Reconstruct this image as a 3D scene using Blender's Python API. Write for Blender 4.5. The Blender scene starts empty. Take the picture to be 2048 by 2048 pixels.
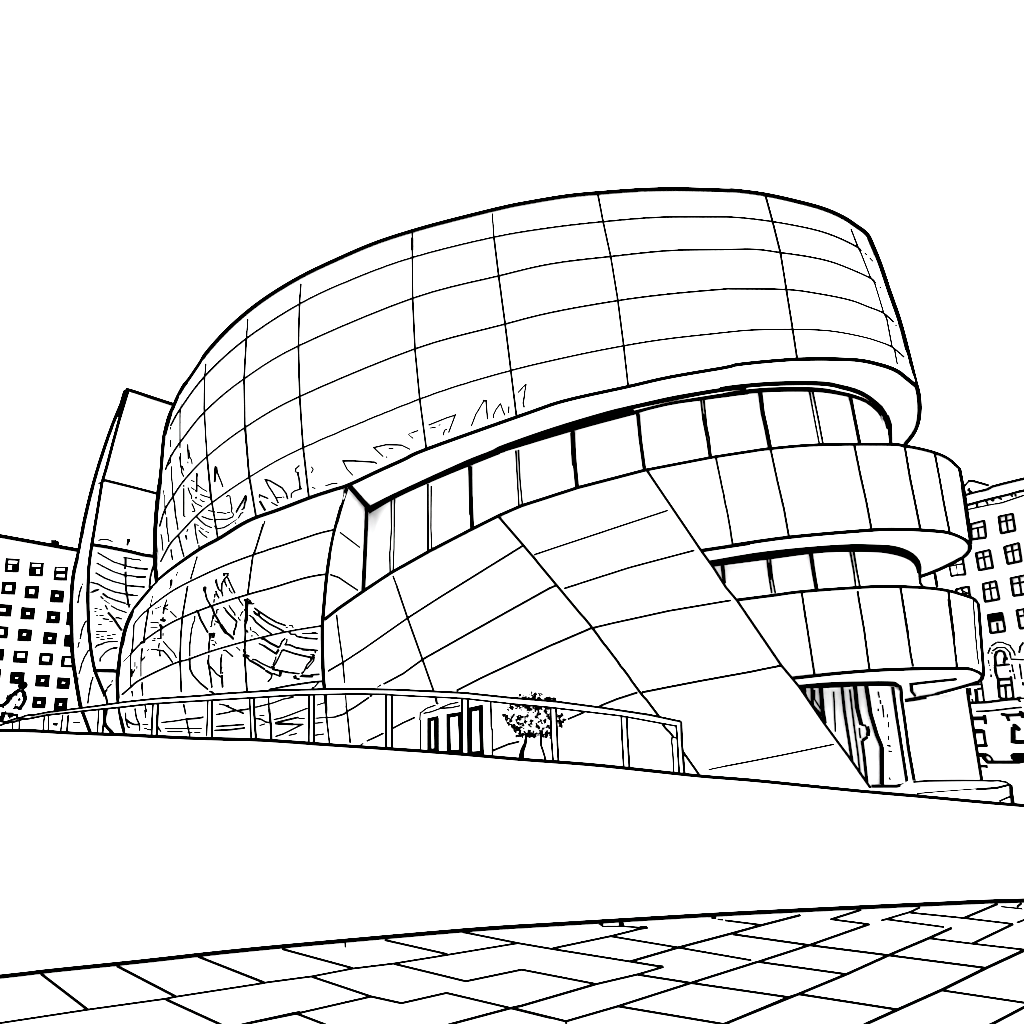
import bpy, math, random
from mathutils import Vector
from mathutils.bvhtree import BVHTree

random.seed(7)
# ------------------------------------------------------------------ camera
F = 1352.0
HOR = 1484.0
PITCH = math.atan((HOR - 1024.0) / F)
CAM = Vector((0.0, 0.0, 1.7))
FWD = Vector((0, math.cos(PITCH), math.sin(PITCH)))
UP = Vector((0, -math.sin(PITCH), math.cos(PITCH)))

scene = bpy.context.scene
col = scene.collection


def ray(x, y):
    return FWD + Vector(((x - 1024.0) / F, 0, 0)) + UP * ((1024.0 - y) / F)


def at(x, y, Y):
    """world point seen at (x, y) whose distance in front of the camera is Y metres"""
    d = ray(x, y)
    return CAM + d * (Y / d.y)


def atz(x, y, z):
    """world point seen at (x, y) that lies at height z"""
    d = ray(x, y)
    return CAM + d * ((z - CAM.z) / d.z)


# ------------------------------------------------------------------ materials
def material(name, colour, rough=0.9, spec=0.0, noise=0.0):
    m = bpy.data.materials.new(name)
    m.use_nodes = True
    nt = m.node_tree
    b = nt.nodes['Principled BSDF']
    b.inputs['Roughness'].default_value = rough
    b.inputs['Specular IOR Level'].default_value = spec
    if noise:
        tc = nt.nodes.new('ShaderNodeTexCoord')
        n = nt.nodes.new('ShaderNodeTexNoise')
        n.inputs['Scale'].default_value = 3.0
        r = nt.nodes.new('ShaderNodeValToRGB')
        r.color_ramp.elements[0].color = [max(0, c - noise) for c in colour] + [1]
        r.color_ramp.elements[1].color = list(colour) + [1]
        nt.links.new(tc.outputs['Object'], n.inputs['Vector'])
        nt.links.new(n.outputs['Fac'], r.inputs['Fac'])
        nt.links.new(r.outputs['Color'], b.inputs['Base Color'])
    else:
        b.inputs['Base Color'].default_value = (*colour, 1)
    return m


WHITE = material('white_surface', (0.86, 0.86, 0.86), 0.85, 0.1, 0.02)
BLACK = material('black_line', (0.0, 0.0, 0.0), 1.0, 0.0)
MATS = [WHITE, BLACK]

# ------------------------------------------------------------------ traced crops (origin x, origin y, scale)
CR = dict(
    A=(0, 700, .20704), B=(0, 1050, .20704), C=(0, 1300, .20704), D=(300, 850, .20704), E=(200, 1100, .24845),
    F=(300, 300, .36232), G=(950, 330, .2588), H=(1400, 360, .2588), I=(600, 900, .2588), J=(1000, 750, .2588),
    K=(1400, 700, .31056), L=(1500, 1200, .28364), M=(1850, 900, .20711), N=(1880, 1250, .20704),
    O=(800, 1350, .31056), P=(0, 1748, .31056), Q=(500, 1748, .31056), R=(1000, 1748, .31056),
    S=(1448, 1748, .31056), T=(600, 1300, .20704), U=(1900, 1340, .15528), V=(0, 1340, .07246),
    W=(300, 860, .13458), X=(380, 1120, .14493), Y=(160, 1060, .19669), Z=(980, 1370, .09317), n=(0, 0, 1.0))


def pts(s, crop='n'):
    """'G:1,2 3,4 H:5,6' -> native coordinates"""
    out = []
    for tok in s.split():
        if ':' in tok:
            crop, tok = tok.split(':')
            if not tok:
                continue
        a, b = tok.split(',')
        o = CR[crop]
        out.append((o[0] + float(a) * o[2], o[1] + float(b) * o[2]))
    return out


def smooth(p, n=6):
    """Catmull-Rom through the points (any dimension)"""
    if len(p) < 3:
        return list(p)
    q = [tuple(2 * a - b for a, b in zip(p[0], p[1]))] + list(p) + [tuple(2 * a - b for a, b in zip(p[-1], p[-2]))]
    out = []
    for i in range(1, len(q) - 2):
        for k in range(n):
            t = k / n
            out.append(tuple(0.5 * (2 * b + (c - a) * t + (2 * a - 5 * b + 4 * c - d) * t * t + (3 * b - a - 3 * c + d) * t ** 3)
                             for a, b, c, d in zip(q[i - 1], q[i], q[i + 1], q[i + 2])))
    out.append(tuple(p[-1]))
    return out


def resample(p, n):
    L = [0.0]
    for a, b in zip(p, p[1:]):
        L.append(L[-1] + math.dist(a[:2], b[:2]))
    out = []
    j = 0
    for k in range(n):
        s = L[-1] * k / (n - 1)
        while j < len(L) - 2 and L[j + 1] < s:
            j += 1
        seg = L[j + 1] - L[j] or 1e-9
        t = min(1, max(0, (s - L[j]) / seg))
        out.append(tuple(u + (v - u) * t for u, v in zip(p[j], p[j + 1])))
    return out


def dense(p, step=10):
    out = [p[0]]
    for a, b in zip(p, p[1:]):
        m = max(1, int(math.dist(a, b) / step))
        for k in range(1, m + 1):
            out.append(tuple(u + (v - u) * k / m for u, v in zip(a, b)))
    return out


def lerp_table(tab, x):
    if x <= tab[0][0]:
        return tab[0][1]
    for (a, u), (b, v) in zip(tab, tab[1:]):
        if x <= b:
            return u + (v - u) * (x - a) / (b - a)
    return tab[-1][1]




def weight(w):
    """drawn line weight to bar width"""
    return w * lerp_table([(2, 1.08), (4, 1.1), (6, 1.16), (8, 1.06), (14, 1.02)], w) + 0.35


# ------------------------------------------------------------------ mesh parts
class Part:
    def __init__(self):
        self.v = []
        self.f = []
        self.m = []
        self.bvh = None

    def face(self, idx, m=0):
        self.f.append(tuple(idx))
        self.m.append(m)

    def grid(self, rows, thick=0.35, m=0):
        """rows of world points; a back copy set behind them closes the sheet into a solid panel"""
        n = len(rows[0])
        r = len(rows)
        o = len(self.v)
        for row in rows:
            self.v += [Vector(p) for p in row]
        back = Vector((0, thick, 0))
        for row in rows:
            self.v += [Vector(p) + back for p in row]
        B = o + n * r
        for i in range(r - 1):
            for j in range(n - 1):
                a = o + i * n + j
                self.face((a, a + 1, a + n + 1, a + n), m)
                a = B + i * n + j
                self.face((a, a + n, a + n + 1, a + 1), m)
        for j in range(n - 1):
            for i, s in ((0, 1), (r - 1, -1)):
                a = o + i * n + j
                b = B + i * n + j
                q = (a, b, b + 1, a + 1)
                self.face(q if s > 0 else q[::-1], m)
        for i in range(r - 1):
            for j, s in ((0, -1), (n - 1, 1)):
                a = o + i * n + j
                b = B + i * n + j
                q = (a, b, b + n, a + n)
                self.face(q if s > 0 else q[::-1], m)
        self.bvh = None

    def loft_closed(self, rings, cap_bottom=True, cap_top=True, m=0):
        n = len(rings[0])
        o = len(self.v)
        for r in rings:
            self.v += [Vector(p) for p in r]
        for i in range(len(rings) - 1):
            for j in range(n):
                a = o + i * n + j
                b = o + i * n + (j + 1) % n
                self.face((a, b, b + n, a + n), m)
        if cap_top:
            self.face(tuple(range(o, o + n))[::-1], m)
        if cap_bottom:
            self.face(tuple(range(o + (len(rings) - 1) * n, o + len(rings) * n)), m)

    def plate(self, poly, Y, thick, m=0):
        """a flat-faced solid: world outline points pushed back by thick"""
        o = len(self.v)
        n = len(poly)
        P = [Vector(p) for p in poly]
        self.v += P + [p + Vector((0, thick, 0)) for p in P]
        self.face(range(o, o + n), m)
        self.face(tuple(range(o + n, o + 2 * n))[::-1], m)
        for i in range(n):
            j = (i + 1) % n
            self.face((o + j, o + i, o + n + i, o + n + j), m)

    def hit(self, x, y):
        if self.bvh is None:
            f = [g for g, m in zip(self.f, self.m) if m == 0]
            self.bvh = BVHTree.FromPolygons(self.v, f)
        d = ray(x, y)
        h = self.bvh.ray_cast(CAM, d)
        if h[0] is None:
            return None
        nrm = h[1]
        if nrm.dot(d) > 0:
            nrm = -nrm
        self.nrm = nrm
        return (h[0] - CAM).dot(FWD)

    def depth(self, x, y, last=None):
        t = self.hit(x, y)
        if t is None:
            for r in (2, 4, 7, 11, 16, 24, 34):
                best = None
                for k in range(12):
                    a = k * math.pi / 6
                    q = self.hit(x + r * math.cos(a), y + r * math.sin(a))
                    if q is not None and (best is None or q < best):
                        best = q
                        bn = self.nrm
                if best is not None:
                    self.nrm = bn
                    return best
            return last
        return t

    def tube(self, P, R, m=1, sides=6):
        """round bar along world points P with radii R"""
        n = len(P)
        if n < 2:
            return
        o = len(self.v)
        prev = None
        for i in range(n):
            t = (P[min(i + 1, n - 1)] - P[max(i - 1, 0)])
            if t.length < 1e-9:
                t = Vector((1, 0, 0))
            t.normalize()
            if prev is None:
                ref = (P[i] - CAM).normalized()
                u = ref.cross(t)
                if u.length < 1e-4:
                    u = Vector((0, 0, 1)).cross(t)
            else:
                u = prev - t * prev.dot(t)
            u.normalize()
            prev = u
            w = t.cross(u)
            for k in range(sides):
                a = 2 * math.pi * k / sides
                self.v.append(P[i] + (u * math.cos(a) + w * math.sin(a)) * R[i])
        for i in range(n - 1):
            for k in range(sides):
                a = o + i * sides + k
                b = o + i * sides + (k + 1) % sides
                self.face((a, b, b + sides, a + sides), m)
        self.face(tuple(range(o, o + sides))[::-1], m)
        self.face(range(o + (n - 1) * sides, o + n * sides), m)

    nrm = None

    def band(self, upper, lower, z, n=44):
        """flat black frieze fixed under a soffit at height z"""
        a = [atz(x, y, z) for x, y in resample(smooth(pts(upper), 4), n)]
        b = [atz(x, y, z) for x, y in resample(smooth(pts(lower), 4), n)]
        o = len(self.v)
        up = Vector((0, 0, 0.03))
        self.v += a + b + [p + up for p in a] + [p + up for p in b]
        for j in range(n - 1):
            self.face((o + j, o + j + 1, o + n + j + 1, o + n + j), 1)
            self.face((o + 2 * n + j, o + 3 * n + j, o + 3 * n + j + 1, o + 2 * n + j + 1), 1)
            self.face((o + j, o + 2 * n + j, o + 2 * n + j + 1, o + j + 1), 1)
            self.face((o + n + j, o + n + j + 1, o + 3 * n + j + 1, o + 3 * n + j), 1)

    def line(self, p, w, surf=None, sm=False, push=0.8, w2=None, fixed=None, plane=None):
        """raised black joint or painted reflection stroke following traced points on this part's own surface"""
        surf = surf or self
        if sm:
            p = smooth(p, 5)
        ext = p
        p = dense(ext, 9)
        P, R = [], []
        last = None
        n = len(p)
        ts = []
        ns = []
        w = weight(w)
        if w2 is not None:
            w2 = weight(w2)
        for (x, y) in p:
            surf.nrm = None
            if fixed is not None:
                d = ray(x, y)
                t = fixed(x, y) / d.y
            else:
                t = surf.depth(x, y, last)
            if t is None:
                t = last
            if plane is not None:
                tp_ = (plane - CAM.z) / ray(x, y).z
                if t is None or 0 < tp_ < t:
                    t = tp_
                    surf.nrm = Vector((0, 0, -1))
            ts.append(t)
            ns.append(surf.nrm)
            if t is not None:
                last = t
        if last is None:
            return
        nxt = None
        for i in range(n - 1, -1, -1):
            if ts[i] is None:
                ts[i] = nxt if nxt is not None else last
            nxt = ts[i]
        for i, (x, y) in enumerate(p):
            ww = w if w2 is None else w + (w2 - w) * i / (n - 1)
            r = 0.5 * ww * ts[i] / F
            if ns[i] is not None and push < 0.99:
                P.append(CAM + ray(x, y) * (ts[i] - 0.35 * r) + ns[i] * (0.65 * r))
            else:
                P.append(CAM + ray(x, y) * (ts[i] - push * r))
            R.append(r)
        # square ends: run on by a little so joints meet
        self.tube(P, R)

    def lines(self, text, **k):
        """each row: width | points, a leading ~ smooths"""
        for row in text.strip().splitlines():
            row = row.strip()
            if not row:
                continue
            w, s = row.split('|')
            w = w.strip()
            sm = w.startswith('~')
            w = w.strip('~')
            if '>' in w:
                a, b = w.split('>')
                self.line(pts(s), float(a), sm=sm, w2=float(b), **k)
            else:
                self.line(pts(s), float(w), sm=sm, **k)

    def build(self, name, parent=None, base=None, label=None, cat=None, group=None, kind=None):
        b = Vector(base) if base is not None else (Vector(parent['_base']) if parent is not None else Vector((0, 0, 0)))
        me = bpy.data.meshes.new(name)
        me.from_pydata([tuple(v - b) for v in self.v], [], self.f)
        for m in MATS:
            me.materials.append(m)
        me.polygons.foreach_set('material_index', self.m)
        me.update()
        o = bpy.data.objects.new(name, me)
        col.objects.link(o)
        if parent is not None:
            o.parent = parent
        else:
            o.location = b
        o['_base'] = tuple(b)
        tag(o, label, cat, group, kind)
        return o


def tag(o, label=None, cat=None, group=None, kind=None):
    if label:
        o['label'] = label
    if cat:
        o['category'] = cat
    if group:
        o['group'] = group
    if kind:
        o['kind'] = kind


def thing(name, base, label, cat, group=None):
    o = bpy.data.objects.new(name, None)
    o.empty_display_size = 0.5
    col.objects.link(o)
    o.location = base
    o['_base'] = tuple(base)
    tag(o, label, cat, group)
    return o


# ------------------------------------------------------------------ ground, paving, forecourt
gp = Part()
gp.v = [Vector(p) for p in ((-4000, -400, -.06), (4000, -400, -.06), (4000, 6000, -.06), (-4000, 6000, -.06))]
gp.face((0, 1, 2, 3))
gp.build('ground', kind='structure')

KERB = smooth(pts('n:-500,2010 P:0,670 300,635 900,573 1400,517 1932,465 Q:1400,370 1932,335 R:600,318 1400,270 1932,243 S:860,225 1400,200 1932,180 n:2600,1792'), 4)
CREST = smooth(pts('n:-500,1457 C:0,778 400,785 690,803 1200,820 1450,833 1932,855 E:1300,1530 1900,1572 O:0,480 400,510 760,542 1200,575 1500,605 1920,650 L:0,1270 400,1310 850,1355 1200,1385 1630,1425 1932,1450 n:2150,1620 2300,1633 2600,1660'), 4)
CRD = [(-500, 120), (0, 60), (100, 46), (200, 37), (300, 30), (450, 23.5), (620, 19.5), (800, 18.3), (1000, 18),
       (1285, 18.3), (1741, 20), (2048, 20.3), (2600, 15.8)]


def crest_depth(x, y=0):
    return lerp_table(CRD, x)


near = [atz(x, y, 0.0) for x, y in resample(KERB, 90)]
far = [at(x, y + 3.0, crest_depth(x)) for x, y in resample(CREST, 90)]
fc = Part()
rows = [near]
for k in range(1, 9):
    t = k / 8
    rows.append([a.lerp(b, t) for a, b in zip(near, far)])
rows.append([p + Vector((0, 1.2, -0.25)) for p in far])
rows.append([Vector((p.x * 1.05, p.y + 4, -0.1)) for p in far])
n = len(near)
for r in rows:
    fc.v += r
for i in range(len(rows) - 1):
    for j in range(n - 1):
        a = i * n + j
        fc.face((a, a + 1, a + n + 1, a + n))
fc.line([p for p in CREST if -300 < p[0] < 2400], 6.2, push=0.9, fixed=crest_depth)
fc.build('forecourt', kind='structure')

pv = Part()
nn = len(near)
pv.v = [p + Vector((0, 0, -0.002)) for p in near] + [Vector((p.x * 0.9, -6, -0.002)) for p in near]
for j in range(nn - 1):
    pv.face((j, nn + j, nn + j + 1, j + 1))
pv.line([p for p in KERB if -300 < p[0] < 2400], 6.8, push=0.9)
pv.lines('''
4|P:265,650 565,880
3.8|P:-60,975 560,880 1060,810 1140,795 1700,708 Q:100,705 400,665 660,615 930,582 1250,530 1720,452
4.2|P:755,600 1130,795
4.2|P:1280,540 1700,705
4.2|P:1070,815 1400,966 1600,1060
4.2|P:1500,990 1600,966 1880,905 1932,895
4|Q:210,490 660,612
4|Q:400,668 780,795 975,838 1265,772 1680,870 1932,932
4|Q:870,432 1270,522
4|Q:1370,380 1730,452 R:330,488 840,570
4|Q:930,585 1390,697 1750,622 R:620,715
4|Q:-60,985 0,966 300,905 780,795
4|Q:300,905 460,966 600,1020
4.4|Q:1250,985 1320,966 1680,870 R:140,855 620,715
3|Q:612,440 614,475
4|R:340,485 720,405 900,360 950,352
4|R:720,408 1150,480 1620,562
4.4|R:840,570 1150,480 1490,390 1690,335 S:490,272
4|R:1450,305 1690,335
3.5|R:1400,298 1440,300
4.4|R:1500,395 S:550,465 1060,530 1690,612
4.2|R:840,570 1050,605 890,652 620,715
4.2|R:890,655 1230,708 1860,800
4.4|S:-80,1010 20,966 430,800 480,780 790,652 1060,530 1320,420 1465,355
4.2|R:1230,708 1660,572 S:220,572 550,465 935,330 690,298 880,238
4.2|R:80,870 425,955 760,858 1230,708
4.2|R:425,950 430,990
4.2|R:760,858 1400,966 1560,995
4.2|R:1350,1005 1460,966 1860,800 S:480,780
4.2|R:1660,572 S:220,572 790,652
3.4|R:640,325 665,343 800,343 790,318
3.4|R:805,343 900,350
4.4|S:480,780 1120,880
4.6|S:850,1005 930,966 1120,880 1400,755 1690,612 1932,500 2000,470
4.2|S:1400,755 1932,835 2050,855
4.2|S:1640,1010 1740,966 1932,865 2000,830
4|S:1320,420 1600,455 1932,493 2000,500
4|S:1600,455 1860,330
4|S:1050,298 1420,348
3.6|S:1015,305 1200,250 1260,222
4|S:1200,255 1545,290 1865,328
4|S:1545,290 1760,200
3.2|S:1785,215 1925,230
3.4|S:1890,215 1915,195
3.4|S:1890,318 1960,290
5|R:1360,288 1395,290
6|R:770,330 795,335
6|R:640,322 660,328
5|R:900,352 950,352
5|R:1020,605 1050,605
''', push=0.9)
pv.build('paving', kind='structure')

# ------------------------------------------------------------------ museum
ZT = [26.0]
museum = thing('museum_building', at(1200, 1530, 30) * 1.0, 'large white curved museum with a tall drum of panels over ribbon windows and round balconies', 'museum')

# --- upper drum -------------------------------------------------
R_top = 'n:345,820 A:1720,450 1780,340 1830,280 1932,130 F:320,1110 450,970 620,830 830,700 1060,590 1250,510 1450,445 1650,390 1932,320 G:400,290 700,240 950,215 1300,190 1600,185 1932,195 H:270,80 500,110 750,165 950,220 1100,285 1200,350 1290,420'
R_d1 = 'n:328,880 343,851 362,818 F:310,1245 530,1045 830,850 1120,715 1450,595 1890,485 G:600,485 1000,440 1400,408 1800,405 H:290,293 560,325 850,380 1030,435 1200,515 1240,550 1330,630 n:1758,535'
R_d2 = 'n:322,962 333,938 F:120,1690 180,1600 310,1440 520,1265 830,1078 1450,820 1932,695 G:600,765 1050,710 1500,665 1932,657 H:430,540 620,565 850,599 1050,649 1300,755 1350,800 n:1776,592'
R_d3 = 'n:315,1072 321,1052 331,1020 A:1680,1410 1800,1240 F:320,1690 530,1530 830,1360 1460,1100 1932,970 G:600,1140 1110,1050 1500,1000 1932,962 H:250,845 660,850 900,880 1150,930 1300,985 1410,1030 1490,1100 n:1803,665'
R_d4 = 'n:312,1145 323,1123 D:200,1150 290,1050 450,880 610,745 960,505 1480,220 F:1490,1375 1932,1235 G:700,1490 1150,1400 1500,1345 1932,1298 H:400,1163 720,1158 1000,1170 1250,1215 1400,1260 1480,1295 1570,1370 n:1823,735'
R_bot = 'D:70,1512 200,1400 480,1200 670,1095 950,925 1250,815 1550,700 1760,630 I:380,268 600,165 800,75 F:1530,1650 G:400,1920 700,1820 1180,1713 1500,1640 1932,1565 H:300,1425 600,1395 850,1383 1200,1390 1400,1430 1520,1475 1600,1535 1680,1600'
ZB = 15.0


def zfrom(px, py, Y):
    return at(px, py, Y).z


# heights of the rings read along one vertical joint
Yt = atz(1196, 389, 26).y
Yb = atz(1256, 774, ZB).y
joint = [(1206, 444), (1222, 514), (1236, 602), (1248, 692)]
zs = [26.0]
for i, (x, y) in enumerate(joint):
    t = (y - 389) / (774 - 389)
    zs.append(zfrom(x, y, Yt + (Yb - Yt) * t))
zs.append(ZB)
bb = [atz(*p, ZB) for p in pts('n:1835,774 1839,812 1837,843 1827,868 1810,889')]
deltas = [p - bb[0] for p in bb[1:]]


def close_back(front, extra, nb=14, out=(2, 14), left=(5, 12)):
    """continue a front curve round the back of the building at the same height"""
    ring = list(front) + [front[-1] + Vector((d.x, d.y, 0)) for d in extra]
    e = ring[-1]
    s = ring[0]
    c1 = e + Vector((out[0], out[1], 0))
    c2 = s + Vector((left[0], left[1], 0))
    for k in range(1, nb):
        t = k / nb
        ring.append(e * (1 - t) ** 3 + c1 * 3 * t * (1 - t) ** 2 + c2 * 3 * t * t * (1 - t) + s * t ** 3)
    return ring


drum = Part()
rings = []
for s, z in zip((R_top, R_d1, R_d2, R_d3, R_d4, R_bot), zs):
    f = [atz(x, y, z) for x, y in resample(smooth(pts(s), 5), 90)]
    rings.append(close_back(f, deltas, out=(-6, 12), left=(8, 10)))
ring_bottom_front = rings[-1][:90]
drum.loft_closed(rings)
OUT = 7.4
drum.line(pts('D:65,1515 45,1250 n:310,1100 311,1050 316,990 322,948 327,886 331,861 339,832 348,812') + pts(R_top)[1:] + pts('H:1340,520 1400,670 1460,850 1540,1080 1600,1300 1660,1540 1690,1660 1697,1780 1685,1880 K:1375,540 1320,610'), OUT, sm=True, push=1.0)
drum.line(pts(R_bot), OUT, sm=True, push=1.0)
for s in ('n:343,851 362,818 F:310,1245 530,1045 830,850 1120,715 1450,595 1890,485 G:600,485 1000,440 1400,408 1800,405 H:290,293 560,325 850,380 1030,435 1200,515 1240,550',
          'n:333,938 F:120,1690 180,1600 310,1440 520,1265 830,1078 1450,820 1932,695 G:600,765 1050,710 1500,665 1932,657 H:430,540 620,565 850,599 1050,649 1300,755 1350,800',
          'n:321,1052 331,1020 A:1680,1410 1800,1240 F:320,1690 530,1530 830,1360 1460,1100 1932,970 G:600,1140 1110,1050 1500,1000 1932,962 H:250,845 660,850 900,880 1150,930 1300,985 1410,1030 1490,1100',
          'n:323,1123 D:200,1150 290,1050 450,880 610,745 960,505 1480,220 F:1490,1375 1932,1235 G:700,1490 1150,1400 1500,1345 1932,1298 H:400,1163 720,1158 1000,1170 1250,1215 1400,1260 1480,1295 1570,1370'):
    drum.line(pts(s), 3.5, sm=True)
drum.lines('''
3|F:312,1180 305,1260
3.4|F:305,1260 303,1430 318,1690 340,1932
3.4|D:560,320 600,720 630,900 660,1090
3|F:543,935 535,1050
3.6|F:535,1050 523,1260 527,1530 550,1800 572,1932
3.8|D:925,0 965,500 1030,885
3.4|F:836,740 828,850 822,1080
3.8|F:822,1080 830,1370 848,1640 880,1920
3.4|F:1450,455 1450,600 1452,820
5|F:1450,490 1450,555
3.8|F:1452,820 1465,1100 1492,1380 1528,1650
3|G:135,380 148,560
4|G:148,560 185,860 235,1230 280,1590 322,1932
3.8|G:950,230 990,440 1050,715 1105,1050 1150,1400 1185,1710
3.8|H:505,130 560,330 620,570 665,850 715,1160 748,1375
3|H:1163,382 1215,515 1240,570 1310,750 1345,800 1415,1030 1440,1080 1480,1290 1500,1320 1520,1425
2.4|H:1270,568 1288,582
2.4|H:1308,605 1332,630
2.4|H:1385,830 1396,838
2.4|H:1505,1122 1514,1126
2.4|A:1755,485 1755,530
2.8|A:1755,545 1745,620 1745,950
3|A:1655,870 1655,940
2.6|A:1655,1010 1655,1080 1620,1120 1605,1155
2.4|A:1655,745 1655,770
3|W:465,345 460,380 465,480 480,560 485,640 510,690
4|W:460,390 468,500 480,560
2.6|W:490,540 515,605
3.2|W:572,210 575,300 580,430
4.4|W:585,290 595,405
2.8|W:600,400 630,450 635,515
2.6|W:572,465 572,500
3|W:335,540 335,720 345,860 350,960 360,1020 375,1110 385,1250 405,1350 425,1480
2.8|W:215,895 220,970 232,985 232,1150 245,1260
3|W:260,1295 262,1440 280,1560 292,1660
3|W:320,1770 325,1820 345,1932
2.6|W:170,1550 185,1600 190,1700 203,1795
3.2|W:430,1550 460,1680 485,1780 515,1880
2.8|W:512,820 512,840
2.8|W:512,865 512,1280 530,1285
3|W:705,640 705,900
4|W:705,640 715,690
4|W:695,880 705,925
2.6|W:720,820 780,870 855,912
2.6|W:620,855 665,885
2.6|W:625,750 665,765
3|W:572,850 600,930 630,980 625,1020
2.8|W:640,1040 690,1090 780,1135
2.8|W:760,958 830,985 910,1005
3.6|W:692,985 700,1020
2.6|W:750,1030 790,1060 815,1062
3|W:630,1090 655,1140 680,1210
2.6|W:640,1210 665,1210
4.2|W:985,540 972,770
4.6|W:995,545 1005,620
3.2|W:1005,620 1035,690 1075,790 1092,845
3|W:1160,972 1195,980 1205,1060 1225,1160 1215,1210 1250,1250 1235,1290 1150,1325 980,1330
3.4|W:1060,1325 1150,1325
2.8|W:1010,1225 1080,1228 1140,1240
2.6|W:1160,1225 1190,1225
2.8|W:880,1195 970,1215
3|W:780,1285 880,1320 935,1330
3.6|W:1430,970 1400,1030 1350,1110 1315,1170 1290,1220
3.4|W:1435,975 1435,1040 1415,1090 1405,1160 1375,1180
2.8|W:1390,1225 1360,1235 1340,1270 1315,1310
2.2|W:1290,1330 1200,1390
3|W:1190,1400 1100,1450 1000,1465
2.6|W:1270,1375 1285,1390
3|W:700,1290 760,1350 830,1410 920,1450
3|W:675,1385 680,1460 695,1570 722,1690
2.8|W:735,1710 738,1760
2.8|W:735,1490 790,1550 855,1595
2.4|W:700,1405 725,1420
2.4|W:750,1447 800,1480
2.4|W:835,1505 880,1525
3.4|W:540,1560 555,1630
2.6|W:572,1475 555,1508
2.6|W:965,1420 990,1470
3.6|D:1115,525 1160,535 1220,570 1280,605 1320,660 1335,715
3.2|D:1120,530 1150,590 1190,650 1220,700 1245,755
2.6|D:1220,700 1275,698
2.4|D:1285,690 1300,700
3|D:1060,670 1060,700
3.4|D:1060,672 1145,708
4.4|D:1065,730 1120,825
3|D:1175,745 1235,778
3|D:1445,390 1412,420 1405,450 1440,460
3.6|D:1430,460 1445,520 1455,610
3|D:1470,612 1400,635 1368,660 1368,700
2.8|D:1560,400 1580,425 1562,460
2.6|D:1570,600 1600,612
2.8|D:1700,585 1760,565 1812,560
2.4|D:740,690 770,680
3.4|F:1065,1715 1130,1715 1240,1722 1255,1730
3|F:1070,1720 1090,1760 1122,1795
3.2|F:1235,1642 1305,1626 1390,1628 1438,1652
3|F:1240,1645 1290,1692
2.4|F:1305,1690 1312,1702
2.6|F:1320,1647 1345,1647
2.8|F:1482,1548 1425,1568 1455,1592
3|F:1540,1518 1640,1478 1690,1462
3|F:1690,1455 1650,1560
3|F:1620,1575 1628,1545 1640,1542
2.4|F:1545,1535 1578,1530
2.4|F:1595,1520 1605,1515
3|F:1775,1525 1800,1460 1845,1385
4|F:1840,1383 1860,1385
3.2|F:1857,1385 1865,1488
3|G:145,1932 165,1890 200,1843
3|G:200,1843 215,1890 232,1932 J:37,315
3|F:1897,1482 G:145,1932
3|G:265,1865 260,1920
3|G:335,1760 395,1695
3.4|G:397,1695 385,1780 375,1840 383,1875
''')  # panel joints, then loose strokes that paint reflections as black marks
drum_o = drum.build('upper_drum', museum)

# --- lower left glass facade ------------------------------------
fac = Part()
NS = 60
i0 = min(range(90), key=lambda i: abs((ring_bottom_front[i] - atz(691, 972, ZB)).length))
top_front = [ring_bottom_front[k] for k in range(i0 + 1)]
# resample the shared ring from right to left
tp = [tuple(p) for p in reversed(top_front)]


def res3(p, n):
    L = [0.0]
    for a, b in zip(p, p[1:]):
        L.append(L[-1] + math.dist(a, b))
    out = []
    j = 0
    for k in range(n):
        s = L[-1] * k / (n - 1)
        while j < len(L) - 2 and L[j + 1] < s:
            j += 1
        t = (s - L[j]) / (L[j + 1] - L[j] or 1e-9)
        out.append(Vector(tuple(u + (v - u) * t for u, v in zip(p[j], p[j + 1]))))
    return out


row0 = res3(tp, NS)


def sweep(s, yr, spread=20.0):
    q = resample(smooth(pts(s), 5), NS)
    out = []
    for k, (x, y) in enumerate(q):
        t = k / (NS - 1)
        g = spread * (0.6 * t + 0.4 * (1 - math.sqrt(max(0, 1 - t * t))))
        out.append(at(x, y, yr + g))
    return out


Y0 = row0[0].y
LF = [
    row0,
    sweep('n:676,1052 D:1600,1060 1200,1190 1000,1255 700,1370 400,1510 200,1620 0,1770 n:269,1218', Y0 - 0.1, 23),
    sweep('n:654,1148 D:1500,1480 1200,1570 950,1640 600,1750 300,1870 n:325,1257 288,1283 263,1308 243,1300', Y0 - 0.2, 21),
    sweep('n:646,1252 E:1500,660 1180,735 900,815 720,880 600,915 330,1045 250,1110 n:236,1370', Y0 - 0.5, 20),
    sweep('n:649,1365 553,1377 480,1388 380,1400 300,1412 237,1415', Y0 - 1.0, 18),
    sweep('n:663,1505 560,1500 460,1497 380,1494 300,1492 255,1488', Y0 - 1.6, 17),
]
fac.grid(LF, 0.5)
fac.line(pts('n:316,1164 298,1182 269,1218 253,1251 244,1288 238,1329 235,1360 237,1404 239,1416 244,1445 251,1470'), 7, sm=True, push=1.0)
fac.line(pts('I:360,300 300,500 250,700 210,940 185,1200 172,1400 178,1700 188,1840 T:245,430 265,650 295,910'), 6.4, sm=True, push=1.0)
fac.line(pts('E:185,1165 250,1110 330,1045 600,915 720,880 900,815 1180,735 1500,660 1780,612'), 4, sm=True)
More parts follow.
